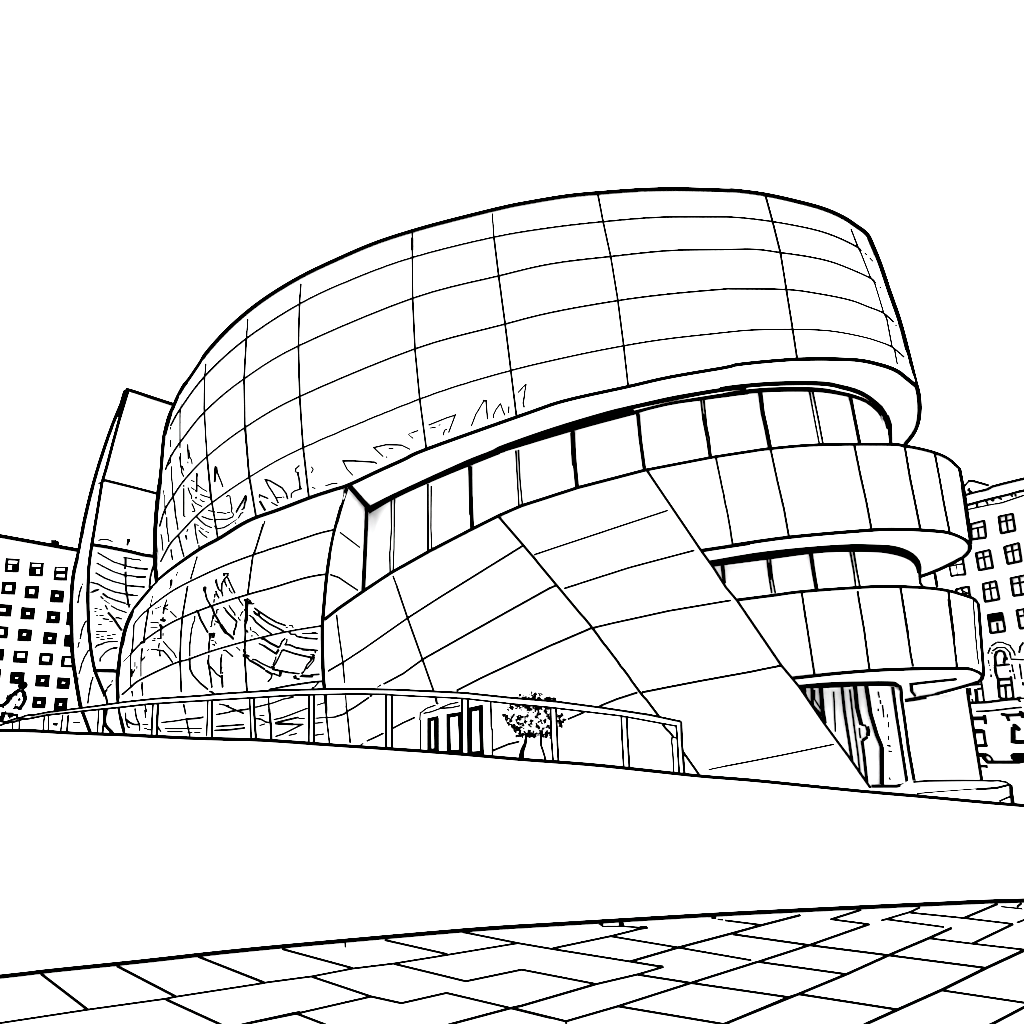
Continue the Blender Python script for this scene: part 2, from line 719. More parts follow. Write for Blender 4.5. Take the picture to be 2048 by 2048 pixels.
fac.lines('''
~3.8|n:668,1060 D:1600,1060 1200,1190 1000,1255 700,1370 400,1510 200,1620 0,1770 n:296,1222
~4|n:654,1148 D:1500,1480 1200,1570 950,1640 600,1750 300,1870 n:325,1257 288,1283 263,1308
2|n:263,1308 248,1323
3|D:1115,930 1090,1000
4|D:1100,960 1030,1190 1000,1270 975,1450 950,1640
4.6|E:1190,480 1190,560 1175,600
3.4|E:1175,600 1170,850
4|E:1170,850 1180,1010 1188,1135
3.6|D:465,1270 400,1490
3.8|D:370,1560 320,1850 E:655,720 650,900
3.6|E:650,900 660,1145
3.6|B:1440,820 1410,1000 1395,1130
5|B:1370,1140 1405,1130
2.6|B:1380,1190 1367,1280 1367,1460
3|B:1378,1520 1387,1645
3.4|Y:700,815 665,835 620,880 570,940 555,970 550,1060 540,1200 525,1270
2.6|Y:522,1270 522,1600
3.4|Y:535,1640 545,1690
2.4|Y:745,675 720,770
3|Y:890,710 865,780 855,850
4|Y:855,850 862,790 900,765
2.8|Y:870,800 900,810
2.8|Y:920,825 985,890
5|Y:940,515 935,565
2.6|Y:935,570 912,608
2.6|Y:1000,430 980,475
2.2|Y:740,860 745,820
2.2|Y:765,805 830,778
2.6|Y:725,940 775,940 810,948
2.6|Y:725,990 792,990
5.6|Y:838,918 872,924
3|Y:850,890 850,920
3|Y:830,970 830,1110
2.6|Y:850,1050 850,1075
2.4|Y:755,1103 772,1103
2.4|Y:790,1103 825,1103
2.4|Y:740,1123 770,1123
2.8|Y:850,1130 900,1190 960,1250 985,1300
2.4|Y:690,1225 705,1215
3|Y:730,1216 785,1216
3.6|Y:795,1222 850,1228
3.2|Y:850,1225 900,1280 945,1345
3|Y:812,1150 806,1205
3.2|Y:815,1240 822,1285
4|Y:640,1205 635,1260
3.2|Y:630,1270 632,1330 650,1310 668,1290
2.6|Y:626,1290 626,1490
2.6|Y:565,1345 565,1390
2.6|Y:585,1385 585,1410
4|Y:535,1420 535,1490
3.2|Y:545,1455 565,1420
3.4|Y:635,1570 645,1685
5|Y:825,970 848,1000
6.4|X:222,385 217,430
3.8|X:215,430 240,540 290,630
4.4|X:372,280 375,325
3.8|X:375,325 385,360 405,410 430,430
3.8|X:475,190 535,190 535,215 485,265 450,330 445,430 460,500
3.6|X:480,190 480,225
3.4|X:485,270 490,310 515,365
3.4|X:530,250 570,340 628,460
3|X:545,390 560,430 590,462
3.4|X:365,435 380,480 408,530
3|X:352,470 350,520
3|X:340,545 338,590
3|X:675,520 690,560 740,630
4.2|X:310,640 345,740 400,830 430,890
6|X:440,900 480,960 510,1005
4.6|X:510,1005 560,1040 610,1090
3|X:398,685 378,685 378,740
3.6|X:330,760 328,815
3|X:315,820 308,870 308,918 290,918
2.8|X:350,840 400,870 440,890
2.8|X:350,875 350,905
3|X:470,655 500,680
4|X:500,690 540,740 600,800 655,850
4|X:655,850 640,930 615,990 615,1040
3|X:545,630 570,670 625,740 630,768
3|X:740,710 720,730 700,780
2.6|X:670,790 690,830 710,830
4|X:120,720 160,830 210,920 255,1000
5|X:115,690 100,720
5|X:285,1015 290,1075
5|X:300,1030 350,1020
5|X:350,1000 330,1080
3.6|X:285,1075 275,1130 268,1250
2.6|X:305,1110 330,1110
2.6|X:350,1125 370,1155
2.8|X:320,1165 340,1165 342,1190
3.2|X:75,775 70,840 50,880 30,960 15,1080 10,1130 5,1180 5,1330
4|X:5,1350 8,1500 50,1590 150,1700 255,1785
4|X:280,1815 310,1820 345,1850
3.8|X:268,1310 262,1400 275,1500 295,1620 312,1760
4.6|X:262,1380 262,1440
3.2|X:285,1470 340,1530 370,1570 440,1620
3.4|X:450,1300 438,1350 435,1430 435,1570
2.6|X:447,1480 447,1500
2.6|X:460,1545 460,1570
4.2|X:450,1590 455,1660 460,1760
3.4|X:475,1248 500,1248 560,1300
3.4|X:560,1300 600,1335
2.6|X:650,1205 698,1250
5|X:765,560 810,545
5|X:810,580 850,600
3|X:830,550 852,590
3|X:860,610 892,600
5.6|X:800,545 792,740
5|X:770,690 790,690
4.4|X:785,740 772,865
4|X:772,885 774,1020
3.4|X:774,1020 765,1115
3|X:790,970 808,1000
4|X:765,1115 765,1240
3.8|X:900,665 960,710 1080,790 1200,860 1325,905
4.6|X:900,730 950,765
3.4|X:890,710 905,730
3.8|X:960,770 1000,810 1100,880 1220,940 1300,985
3.6|X:960,710 960,770
3.2|X:830,765 880,800
4|X:880,800 920,860 1030,950
3.4|X:1030,950 1130,1020
2.8|X:1380,905 1415,905 1430,935
2.6|X:1330,932 1350,932
3.4|X:1370,990 1400,1025 1460,1025 1480,1055
3.8|X:1480,1055 1620,1080 1765,1090
3|X:1560,1013 1765,1013
4|X:1700,1005 1740,1005
2.8|X:870,985 910,1000 950,1045
2.8|X:835,925 850,975
2.8|X:862,1035 862,1060
4.6|X:1000,1085 1030,1090 1120,1150 1230,1205
3.8|X:1235,1205 1250,1190 1280,1120 1320,1085
3.4|X:960,1155 1030,1185
4.2|X:1030,1185 1080,1220 1190,1290
5|X:1195,1300 1235,1240
3|X:1345,1090 1345,1120 1325,1160
4|X:1320,1170 1380,1170 1480,1215 1560,1225
4.6|X:1560,1235 1650,1240
3.6|X:1650,1240 1765,1248
3.4|X:1150,1480 1190,1430 1230,1350 1275,1255
4.2|X:1275,1250 1310,1245 1440,1290 1560,1320 1680,1345
3|X:1195,1330 1190,1360 1150,1450
3.2|X:1735,1240 1735,1290
5|X:1725,1310 1700,1350 1680,1370
3.6|X:1690,1370 1620,1450 1585,1530
3.2|X:1720,1340 1715,1390 1665,1450 1620,1505
2.6|X:1670,1303 1695,1303
4|X:1580,1540 1550,1565
3.4|X:790,1310 825,1330
3.4|X:800,1350 830,1385
4.2|X:830,1385 950,1450 1040,1510
4.6|X:1060,1530 1130,1570
3.8|X:1140,1570 1130,1630 1085,1680
3.4|X:870,1370 910,1375 1000,1430 1130,1490
5|X:1140,1480 1170,1490
4|X:1150,1510 1260,1530 1380,1555
3.4|X:1380,1555 1515,1568
5|X:1265,1530 1255,1608
3.4|X:1150,1565 1200,1585 1250,1605
6|X:1460,1600 1465,1635
4|X:1470,1635 1515,1645
3|X:1525,1610 1545,1595
5.4|X:1560,1600 1700,1605
4|X:1680,1585 1790,1578
5|X:1110,1790 1190,1780
4|X:1190,1770 1370,1735 1560,1705 1740,1680 1830,1675
3|X:1780,1690 1730,1750 1690,1765
5|X:755,1240 775,1290
5|X:755,1300 755,1335
5|X:780,1320 790,1345
3.4|X:760,1350 770,1390
3.2|C:1220,600 1220,660 1240,740 1258,748
3.8|C:1225,670 1260,700 1300,718 1345,720
3.2|C:1310,565 1325,660 1355,720 1355,780
2.8|C:1405,580 1412,655
2.6|C:1385,718 1435,718
2.6|C:1400,758 1420,758
2.8|C:1430,768 1480,768
3.4|C:1780,525 1800,620
3.2|C:1805,660 1820,740 1840,830
3.2|C:1570,700 1700,685 1800,668
3.8|C:1800,668 1932,657 E:835,1345
2.8|C:1600,758 1932,758 E:820,1437
2.8|C:1625,788 1765,788
2.6|C:1820,797 1860,797
2.6|E:765,1468 810,1468
2.8|C:1530,740 1560,790
3|E:365,1240 380,1300
3|E:965,1240 1040,1255
3.4|E:1020,1255 1100,1290 1160,1315
3.4|E:940,1325 1050,1305
3.6|E:1050,1300 1200,1280
3.4|E:945,1420 1160,1405
3.6|E:930,1452 1050,1447 1170,1432
3.2|E:1260,1265 1400,1230 1480,1200 1560,1185
3|E:1360,1190 1365,1280
4.4|E:1368,1280 1380,1400 1385,1520
3.4|E:1255,1355 1300,1362 1340,1385 1380,1390
2.8|E:1290,1332 1325,1332
2.8|E:1290,1412 1330,1400
3.2|E:1405,1365 1470,1350 1540,1325 1670,1275
3.8|E:1420,1390 1500,1370 1600,1347
4.2|E:1420,1397 1560,1403
3.4|E:1560,1403 1640,1403
3.4|E:1420,1500 1480,1480 1540,1450 1630,1405
3|E:1525,1492 1585,1478
2.6|E:1605,1355 1650,1355
''')  # reflected surroundings painted onto the glass as black strokes among the joints
fac.build('lower_glass_facade', museum)

# --- recessed ribbon window under the drum ----------------------
ribA = pts('n:700,1046 I:530,495 730,380 1000,255 1300,130 1600,10 J:0,605 600,425 1050,302 1150,272 1336,230 1560,198 1750,172 1932,155 H:150,1686 300,1662 550,1640 900,1640 1100,1668 1200,1692 1300,1735 1360,1785 1400,1832 1430,1932 K:1213,600')
rib = Part()
g0 = [atz(x, y, ZB - 0.01) for x, y in resample(smooth(ribA, 4), 80)]
rib.grid([g0, [p + Vector((0, 0, -3.2)) for p in g0], [p + Vector((0, 0, -6.4)) for p in g0]], 0.3)
rib.lines('''
12>5.5|H:1418,1835 1440,1880 K:1210,490 1216,545 1221,600
7.4|I:510,440 512,480 500,800 487,1085
''', plane=ZB - 0.01)
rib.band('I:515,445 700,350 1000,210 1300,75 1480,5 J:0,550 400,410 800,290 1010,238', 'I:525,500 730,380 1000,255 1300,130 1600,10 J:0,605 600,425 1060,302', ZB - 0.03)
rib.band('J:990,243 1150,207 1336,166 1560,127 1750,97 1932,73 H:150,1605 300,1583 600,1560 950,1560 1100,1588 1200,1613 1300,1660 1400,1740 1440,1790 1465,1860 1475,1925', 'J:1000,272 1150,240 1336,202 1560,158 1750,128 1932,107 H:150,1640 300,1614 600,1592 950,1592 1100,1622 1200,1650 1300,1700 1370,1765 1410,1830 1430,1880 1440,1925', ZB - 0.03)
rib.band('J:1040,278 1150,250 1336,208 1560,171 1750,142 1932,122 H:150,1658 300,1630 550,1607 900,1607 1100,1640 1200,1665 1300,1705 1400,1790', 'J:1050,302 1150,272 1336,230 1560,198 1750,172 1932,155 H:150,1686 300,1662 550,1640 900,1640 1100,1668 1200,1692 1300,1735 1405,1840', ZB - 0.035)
rib.bvh = None
rib_o = rib.build('ribbon_window', museum)


def mullion(name, text, surf, parent):
    p = Part()
    for row in text.strip().splitlines():
        w, s = row.split('|')
        p.line(pts(s), float(w), surf=surf, push=1.1)
    p.build(name, parent)


for t in ('3.4|I:705,390 708,600 695,800 697,950\n3|I:730,380 727,760 720,930',
          '3.8|I:988,265 990,775\n3|I:1014,280 1012,600 1018,770',
          '7.6|I:1315,130 1320,350 1330,600\n3|I:1305,130 1312,500',
          '3.2|I:1668,5 1680,230 1692,430\n3.2|I:1688,0 1700,230 1718,420',
          '7.8|J:562,435 575,650 595,865\n3|J:548,450 560,700',
          '6.4|J:1065,300 1085,500 1115,720',
          '3.4|J:1553,195 1570,350 1600,500 1618,630\n3.4|J:1575,195 1598,400 1615,480 1632,630\n3|J:1570,300 1605,470',
          '8|H:465,1640 485,1800 515,1932 K:450,625',
          '3|K:705,265 735,430 768,600\n3.4|K:725,265 760,430 792,600',
          '5.8|K:968,300 1000,460 1028,600'):
    mullion('mullion', t, rib, rib_o)

# --- notch panel beside the ribbon window -----------------------
nt = Part()
lo = [at(x, y, Y0 + 0.15) for x, y in resample(pts('I:360,285 300,500 250,700 210,940 185,1200 172,1400'), 10)]
hi = [at(x, y, 38.6) for x, y in resample(pts('n:737,1024 729,1107 727,1182 726,1230'), 10)]
nt.grid([lo, [a.lerp(b, .5) for a, b in zip(lo, hi)], hi], 0.2)
nt.lines('''
10.5|I:385,280 525,440
''', plane=ZB - 0.01, push=1.0)
nt.lines('''
3.2|I:297,628 380,690 460,752
3.6|I:225,960 300,985 380,1040 445,1083
8.6|I:512,450 512,480 500,800 487,1085
''', push=1.0)
nt.build('window_reveal', museum)

# --- parapet line and sloping skirt -----------------------------
PAR = [(649, 1239, 34.6), (678, 1216, 34.6), (727, 1182, 34.3), (781, 1146, 33.6), (859, 1102, 32.4)]
for x, y in pts('I:1330,610 1540,505 1700,435 J:150,1015 600,870 1130,732'):
    PAR.append((x, y, atz(x, y, 11.0).y))
fold_t = PAR[-4]
LEFT = resample([(649, 1239, 34.6), (645, 1262, 34.5), (646, 1340, 34.0), (649, 1376, 33.8), (661, 1486, 33.0), (664, 1510, 32.9)], 14)
i_f = [i for i, p in enumerate(PAR) if abs(p[0] - 998.6) < 3][0]
FOLD = [(*q, 0) for q in pts('J:0,1100 190,1320 440,1620 700,1932 O:1550,110 1670,270 1700,320 1830,510 1920,640 1975,715')]
yf = PAR[i_f][2]
FOLD = [(PAR[i_f][0], PAR[i_f][1], yf)] + [(x, y, yf + (20.9 - yf) * ((y - 1031) / (1560 - 1031)) ** 0.9 if y > 1031 else yf) for x, y, _ in FOLD[1:]]
FOLD = resample(FOLD, 14)
RE = pts('J:1130,730 1340,1040 1560,1365 1650,1490 1745,1640 1830,1740 1932,1890 L:220,460 345,610 530,880 700,1110 850,1325')
red = [(1292, 22.6), (1404, 22.6), (1473, 21.9), (1582, 21.4), (1745, 20.6)]
RIGHT = resample([(x, y, lerp_table(red, x)) for x, y in RE] + [(1762, 1608, 20.6)], 14)
sk = Part()
NL = 26
topL = resample(PAR[:i_f + 1], NL)
topR = resample(PAR[i_f:], 16)
rowsL, rowsR = [], []
for k in range(14):
    t = k / 13
    a, b = LEFT[k], FOLD[k]
    r = []
    for j in range(NL):
        s = j / (NL - 1)
        base = tuple(u + (v - u) * s for u, v in zip(a, b))
        cor = tuple((c - (u + (v - u) * s)) * (1 - t) for c, u, v in zip(topL[j], LEFT[0], FOLD[0]))
        q = tuple(u + v for u, v in zip(base, cor))
        r.append(at(*q))
    a, b = FOLD[k], RIGHT[k]
    for j in range(1, 16):
        s = j / 15
        base = tuple(u + (v - u) * s for u, v in zip(a, b))
        cor = tuple((c - (u + (v - u) * s)) * (1 - t) for c, u, v in zip(topR[j], FOLD[0], RIGHT[0]))
        q = tuple(u + v for u, v in zip(base, cor))
        r.append(at(*q))
    rowsL.append(r)
sk.grid(rowsL, 0.35)
sk.line([(p[0], p[1]) for p in PAR], 6, sm=False, push=1.0)
sk.line(RE, 4.6, push=1.0)
sk.lines('''
5|n:999,1031 J:0,1100 190,1320 440,1620 700,1932 O:1550,110 1670,270
4.6|O:1695,318 1760,400
4.6|O:1825,500 1925,645
3.4|I:722,975 750,1050
4|I:750,1050 835,1300 950,1620 1035,1860
4.4|T:1315,465 1325,510 1340,530
3.4|I:285,1275 300,1400 320,1540 335,1650 348,1800
2.8|T:445,440 450,540
3.6|T:450,540 465,650 490,900
4|I:220,1710 340,1640
3.8|I:340,1640 500,1535 835,1300
4|I:835,1300 1100,1130 1730,737
4|I:650,1810 800,1730 950,1620
4.2|I:950,1620 1500,1310 1932,1068 J:440,1625
2.8|I:600,1835 630,1815
4.2|I:1215,1860 1400,1765 1932,1515 n:1184,1256
4|T:700,440 680,450
4|T:670,460 540,550 460,595 430,620 340,648
3|T:340,648 155,660
3.8|T:1115,652 1000,705 900,758
3.8|T:810,805 740,840 650,880
3|T:615,905 590,915
3|T:145,708 230,703
3.2|T:145,825 235,812
3|T:165,535 240,510
4|O:1530,113 1400,155 1290,200
3.8|O:1190,240 1085,285
3.8|O:770,430 700,447 595,490
3.4|J:270,1388 700,1245 1298,1046
3.8|J:500,1650 1000,1490 1505,1356
4|n:1186,1256 1220,1248 J:1300,1825 1785,1742
4.2|n:1285,1385 O:1932,40 L:0,508 100,487 225,462
2.8|n:1417,1540 1450,1533
3.2|n:1450,1533 L:0,1140 250,1090 590,1018
''')
sk.build('sloping_skirt', museum)


# --- balconies --------------------------------------------------
def ringz(s, z, n=60):
    return [atz(x, y, z) for x, y in resample(smooth(pts(s), 5), n)]


Z1T, Z1B, Z2T, Z2B = 11.0, 8.2, 6.25, 3.7
P1 = 'J:1110,737 1640,635 1932,590 K:450,635 760,610 1220,607 1310,617 1400,632 1510,660 1600,700 1670,765'
Q1 = 'J:1540,1358 1800,1320 1932,1300 K:210,1258 580,1205 1100,1160 1300,1155 1480,1163 1600,1177 1700,1217 1737,1252'
b1 = [atz(*p, Z1B) for p in pts('K:1737,1252 1735,1290 1700,1330 1600,1385 1500,1430 1415,1460')]
d1 = [p - b1[0] for p in b1[1:]]
bal = Part()
f0, f1 = ringz(P1, Z1T), ringz(Q1, Z1B)
bal.loft_closed([close_back(f0, d1, out=(-4, 6), left=(-2, 12)), close_back(f1, d1, out=(-4, 6), left=(-2, 12))])
bal.line(pts(P1)[1:], 5.6, sm=True, push=1.0)
bal.line(pts('J:1110,737 1640,635'), 5.6, push=1.0)
bal.line(pts('K:1670,765 1700,920 1740,1200 1742,1250'), 6.2, push=1.0)
bal.line(pts('n:1404,1101') + pts(Q1)[1:], 6.6, sm=True, push=1.0)
bal.line(pts('K:1737,1252 1735,1290 1700,1330 1600,1385 1500,1430 1415,1460'), 6.2, sm=True, push=1.0)
bal.lines('''
3.8|J:1670,640 1720,880 1760,1080 1800,1310
4|K:455,640 500,850 540,1020 572,1200
4|K:992,612 1030,800 1070,980 1103,1155
4|K:1315,625 1350,830 1385,1000 1415,1150
4|K:1507,665 1545,870 1570,1010 1602,1170
''')
bal.build('upper_balcony', museum)

P2 = 'n:1460,1203 K:235,1612 470,1580 660,1555 1000,1530 1200,1522 1440,1530 1600,1550 1700,1580 1760,1600 1788,1632'
Q2 = 'n:1570,1359 L:290,555 640,515 1000,490 1480,482 1590,500 1640,533'
b2 = [atz(*p, Z2B) for p in pts('L:1640,533 1620,570 1500,610 1300,665 1070,710')]
d2 = [p - b2[0] for p in b2[1:]]
bal2 = Part()
f0, f1 = ringz(P2, Z2T), ringz(Q2, Z2B)
bal2.loft_closed([close_back(f0, d2, out=(-6, 4), left=(-1, 12)), close_back(f1, d2, out=(-6, 4), left=(-1, 12))])
bal2.line(pts('n:1473,1200 K:470,1580 660,1555 1000,1530 1200,1522 1440,1530 1600,1550 1700,1580 1760,1600 1788,1632'), 5.6, sm=True, push=1.0)
bal2.line(pts('K:1788,1632 L:1610,50 1625,250 1640,450 1645,520'), 6, push=1.0)
bal2.line(pts('L:290,553 640,515 1000,490 1480,482 1590,500 1640,530'), 6, sm=True, push=1.0)
bal2.line(pts('L:1645,520 1620,570 1500,610 1300,665 1170,698 1065,710'), 6, sm=True, push=1.0, plane=Z2B - 0.01)
bal2.lines('''
4|K:658,1565 685,1750 L:375,0 405,190 435,380 458,530
4|K:1015,1555 L:768,0 805,210 830,400 843,490
4|K:1290,1535 1340,1840 L:1072,0 1110,240 1130,380 1147,470
4|K:1595,1550 1635,1870 L:1395,0 1430,260 1455,470
2.8|K:1757,1610 L:1570,0 1585,230 1600,400 1610,455
5.4|L:1130,585 1240,572 1450,550
5|L:1135,590 1140,640 1160,665
3.4|K:1645,1550 1680,1530 1728,1525
3.4|K:1728,1525 1730,1585
2.8|K:1680,1548 1725,1570
''')
bal2.build('lower_balcony', museum)

# --- glazing under the upper balcony ----------------------------
g2 = Part()
gs = pts('n:1400,1139 K:80,1397 430,1352 800,1306 1110,1303 1250,1320 1340,1350 1385,1390 1398,1440 1412,1520')
g2f = [atz(x, y, Z1B - 0.01) for x, y in resample(smooth(gs, 4), 50)]
g2.grid([g2f, [p + Vector((0, 0, -3.4)) for p in g2f]], 0.3)
g2.lines('''
5|K:1408,1430 1410,1500 1425,1520
5|K:1505,1440 1520,1525
''', plane=Z1B - 0.01)
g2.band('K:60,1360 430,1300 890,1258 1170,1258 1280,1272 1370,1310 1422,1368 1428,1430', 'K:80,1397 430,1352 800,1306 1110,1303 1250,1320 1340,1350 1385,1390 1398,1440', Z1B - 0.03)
g2_o = g2.build('ribbon_window', museum)
for t in ('4|K:140,1380 145,1440 155,1500\n4|K:150,1385 160,1500\n3|K:85,1400 130,1470 165,1520',
          '3.2|K:432,1345 445,1460 462,1565\n3.2|K:452,1345 465,1460 485,1565\n3|K:442,1370 455,1480',
          '6.8|K:714,1310 730,1420 752,1545',
          '3.2|K:968,1300 990,1420 1003,1520\n3.4|K:990,1300 1010,1420 1030,1520'):
    mullion('mullion', t, g2, g2_o)

# --- entrance wall under the lower balcony ----------------------
en = Part()
es = pts('n:1570,1381 L:345,622 600,617 820,606 1040,612 n:1801,1378')
ef = [atz(x, y, Z2B - 0.01) for x, y in resample(smooth(es, 4), 40)]
ef = [Vector((p.x, min(p.y, 27.5), p.z)) for p in ef]
en.grid([ef, [Vector((p.x, p.y, -0.4)) for p in ef]], 0.3)
en.lines('''
5.4|L:1055,600 1060,700 1080,830 1110,1050 1155,1300
5|L:1000,615 1030,830 1075,1110 1103,1290
''', plane=Z2B - 0.01)
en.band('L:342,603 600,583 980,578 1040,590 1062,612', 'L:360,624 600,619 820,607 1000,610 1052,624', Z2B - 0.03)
en_o = en.build('entrance_wall', museum)
dr = Part()
dr.lines('''
9|L:375,615 380,650
3|L:388,650 410,710 432,745
5|L:437,622 440,740
2.6|L:455,635 455,700 500,770
7|L:500,620 512,780 528,870
8|L:440,750 500,820
2.6|L:590,645 603,930
4.8|L:648,610 665,780 700,1000 722,1150
3|L:703,630 730,860 760,1080 775,1220
6.8|L:740,605 755,760 785,880
3.4|L:785,880 820,885
6.4|L:825,890 835,925 832,960
5|L:830,965 795,990
2.8|L:770,900 778,975
5|L:790,990 805,1100 825,1290
''', surf=en, push=1.1)
dr.build('curtain', en_o)
d2p = Part()
d2p.lines('''
7|L:820,605 850,800 895,950 930,1035
7.6|L:930,1035 930,1300
5.4|L:858,1312 1035,1312 1105,1298
2.6|L:905,645 912,690
2.6|L:920,705 922,735
2.6|L:935,740 945,830
2.6|L:905,765 905,785
2.6|L:970,805 970,830
2.6|L:977,860 977,900
2.6|L:977,955 977,990
3.4|L:970,1025 990,1030
3|L:978,1065 1000,1068
2.8|L:982,1250 990,1268
''', surf=en, push=1.1)
d2p.build('door', en_o)

pier = Part()
pr = [[at(1801, 1399, 35.6), at(1938, 1384, 26.9)], [at(1828, 1572, 35.6), at(1965, 1572, 26.9)]]
pier.grid(pr, 0.5)
pier.line(pts('L:1530,620 1545,720 1590,1000 1635,1275'), 5, push=1.1)
pier.line(pts('L:1062,709 1110,706 1170,697 1240,684'), 6, push=1.2)
pier.build('pier', museum)

# --- blade fin at the left end ----------------------------------
fin = Part()
fo = pts('A:1235,385 1130,620 1050,830 960,1100 880,1380 810,1680 765,1932 B:710,480 690,720 690,960 700,1250 730,1480 775,1740 C:800,600 880,820 900,900')
fi = pts('A:1235,400 1150,680 1090,900 1030,1130 985,1280 940,1560 900,1800 B:885,200 855,450 850,800 865,1100 910,1380 960,1520 1030,1715 C:1010,700 1090,810 1110,900')
fr = pts('n:352,812 345,880 338,960 335,1040 335,1112 315,1180 285,1230 265,1290 255,1340 250,1400 260,1450 275,1488')
frw = [[at(x, y, 67) for x, y in resample(fo, 30)], [at(x, y, 65) for x, y in resample(fi, 30)], [at(x, y, 74) for x, y in resample(fr, 30)]]
fin.grid(frw, 0.6)
fin.line(fo, 6.4, sm=True, push=1.0)
fin.line(fi[:7], 5.2, push=1.0)
fin.line(fi[6:], 5.4, sm=True, push=1.0)
fin.line(pts('A:1215,400 1180,520 1140,640'), 9.5, push=1.0)
fin.lines('''
6.4|A:1235,385 1460,460 1690,535
5|A:1010,1260 1250,1320 1520,1390
3|A:960,1290 1000,1270
6|Y:125,152 260,172 500,220 640,255 760,272
6|Y:155,1428 330,1435 390,1440
3.6|Y:755,330 730,400 710,480 700,590
2.8|Y:185,105 215,97 280,97 325,118
5|Y:485,95 485,125
3.6|Y:482,125 475,158
3|Y:175,230 260,280 340,325 450,360
3|Y:470,368 560,385
4|Y:560,388 680,397
2.8|Y:440,280 520,290
2.8|Y:520,296 595,300 615,310
3|Y:165,335 250,380 340,425 450,460
3|Y:470,462 570,472
4|Y:570,478 660,478
3.2|Y:155,435 250,490 340,525 460,555
3.6|Y:460,565 560,572 650,580
3.2|Y:105,530 180,550 250,590 350,630 460,652
4|Y:460,655 530,660
2.8|Y:530,665 580,665
4|Y:225,645 270,680
3.2|Y:270,680 360,715 455,745
3|Y:205,675 230,700
2|Y:240,710 295,748
3|Y:310,770 370,805 465,838
4|Y:457,280 457,370
3|Y:453,370 453,400
4|Y:457,420 457,480
3|Y:460,480 463,620
3.6|Y:466,620 485,745
3|Y:470,755 505,758
3|Y:493,760 493,790
3|Y:250,760 275,810
4.2|Y:280,840 340,910 380,970 415,1020
3.4|Y:360,893 385,893 415,905
2.4|Y:145,798 172,798
2.4|Y:195,807 220,812
2.4|Y:145,828 160,828
2.4|Y:163,870 175,870
2.4|Y:195,868 233,868
3|Y:228,902 285,910
2.4|Y:297,930 325,932
2.6|Y:183,960 213,960
2.8|Y:163,1031 265,1031
2.4|Y:163,1062 190,1062
2.4|Y:275,1073 303,1073
2.4|Y:325,1062 355,1062
2.4|Y:215,1083 232,1083
2.4|Y:163,1093 190,1093
2.4|Y:205,1112 243,1112
2.6|Y:275,1103 325,1103
2.8|Y:148,1195 165,1182
3.6|Y:165,1175 230,1155
3|Y:230,1150 280,1138 375,1132
3.2|Y:198,1338 200,1305 250,1245 300,1212 335,1202
4.2|Y:335,1200 365,1198
2.6|Y:322,1530 318,1550
3.2|Y:310,1570 270,1610
4|Y:265,1625 262,1650
2.6|Y:105,635 150,608 190,605
2.6|B:805,565 800,580
3|B:795,590 775,650 757,760
3|B:835,925 800,1000 780,1100
2.6|B:770,1130 757,1185
3|B:860,1210 820,1280 800,1330
2.8|B:795,1330 785,1385 768,1435
3|B:903,1465 895,1500
3|B:890,1500 860,1660 855,1725
2.4|B:757,1470 757,1495
2.6|B:890,650 950,625
2.8|E:1,1 2,2
'''.replace('2.8|E:1,1 2,2\n', ''))  # edges, plus reflection scribbles painted on the blade in black
fin.build('blade_fin', museum)

# --- small entrance portal with three framed doors --------------
po = Part()
PY = 24.6
pp = pts('O:130,250 150,235 230,195 385,160 585,155 585,175 597,540 130,520')
po.plate([at(x, y, PY) for x, y in pp], PY, 1.2)
po.lines('''
3|O:130,235 128,290
2.8|O:130,290 132,480
3.2|O:135,242 170,215 230,193
3|O:150,247 200,237 260,215 330,210 390,197
3|O:255,213 320,187 378,175
3.4|O:235,150 238,180
3.4|O:585,175 588,330 595,360 596,515
''', fixed=lambda x, y: PY - 0.05)
po_o = po.build('entrance_portal', museum)
for out, inn in (('175,278 245,262 250,280 250,500 175,500', '203,298 218,295 219,470 205,472'),
                 ('298,250 402,235 403,510 300,508', '326,275 371,268 376,400 376,480 329,483'),
                 ('438,210 534,188 535,350 542,520 438,518', '467,237 505,230 512,488 468,491')):
    dpart = Part()
    dpart.plate([at(x, y, PY - 0.06) for x, y in pts('O:' + out)], PY, 0.05, m=1)
    do = dpart.build('door', po_o)
    lf = Part()
    lf.plate([at(x, y, PY - 0.09) for x, y in pts('O:' + inn)], PY, 0.02)
    lf.build('door_pane', do)

# ------------------------------------------------------------------ railing
rail = thing('railing', at(640, 1487, crest_depth(640)), 'long curved white railing with black-edged posts along the forecourt crest', 'railing')
RT = pts('n:0,1442 V:150,1435 400,1350 610,1300 720,1255 880,1228 C:300,632 460,600 700,570 940,540 1200,502 1500,470 1932,442 E:1000,1155 1400,1130 1800,1120 T:450,375 900,382 1300,400 1600,415 O:700,145 1000,170 1300,210 1600,255 1812,300')
RB = pts('n:0,1451 V:150,1470 400,1430 610,1360 800,1345 980,1310 C:450,630 700,602 900,580 1200,550 1440,522 1932,492 E:1200,1192 1650,1164 T:0,435 500,425 830,428 900,436 1300,455 1580,468 O:730,187 950,207 1010,214 1420,263 1460,270 1785,330')
hr = Part()
crd = lambda x, y: crest_depth(x)
ru = resample(RT, 80)
rl = resample(RB, 80)
hr.grid([[at(x, y, crest_depth(x)) for x, y in ru], [at(x, y, crest_depth(x)) for x, y in rl]], 0.05)
hr.line(RT, 4.2, fixed=crd, push=1.0)
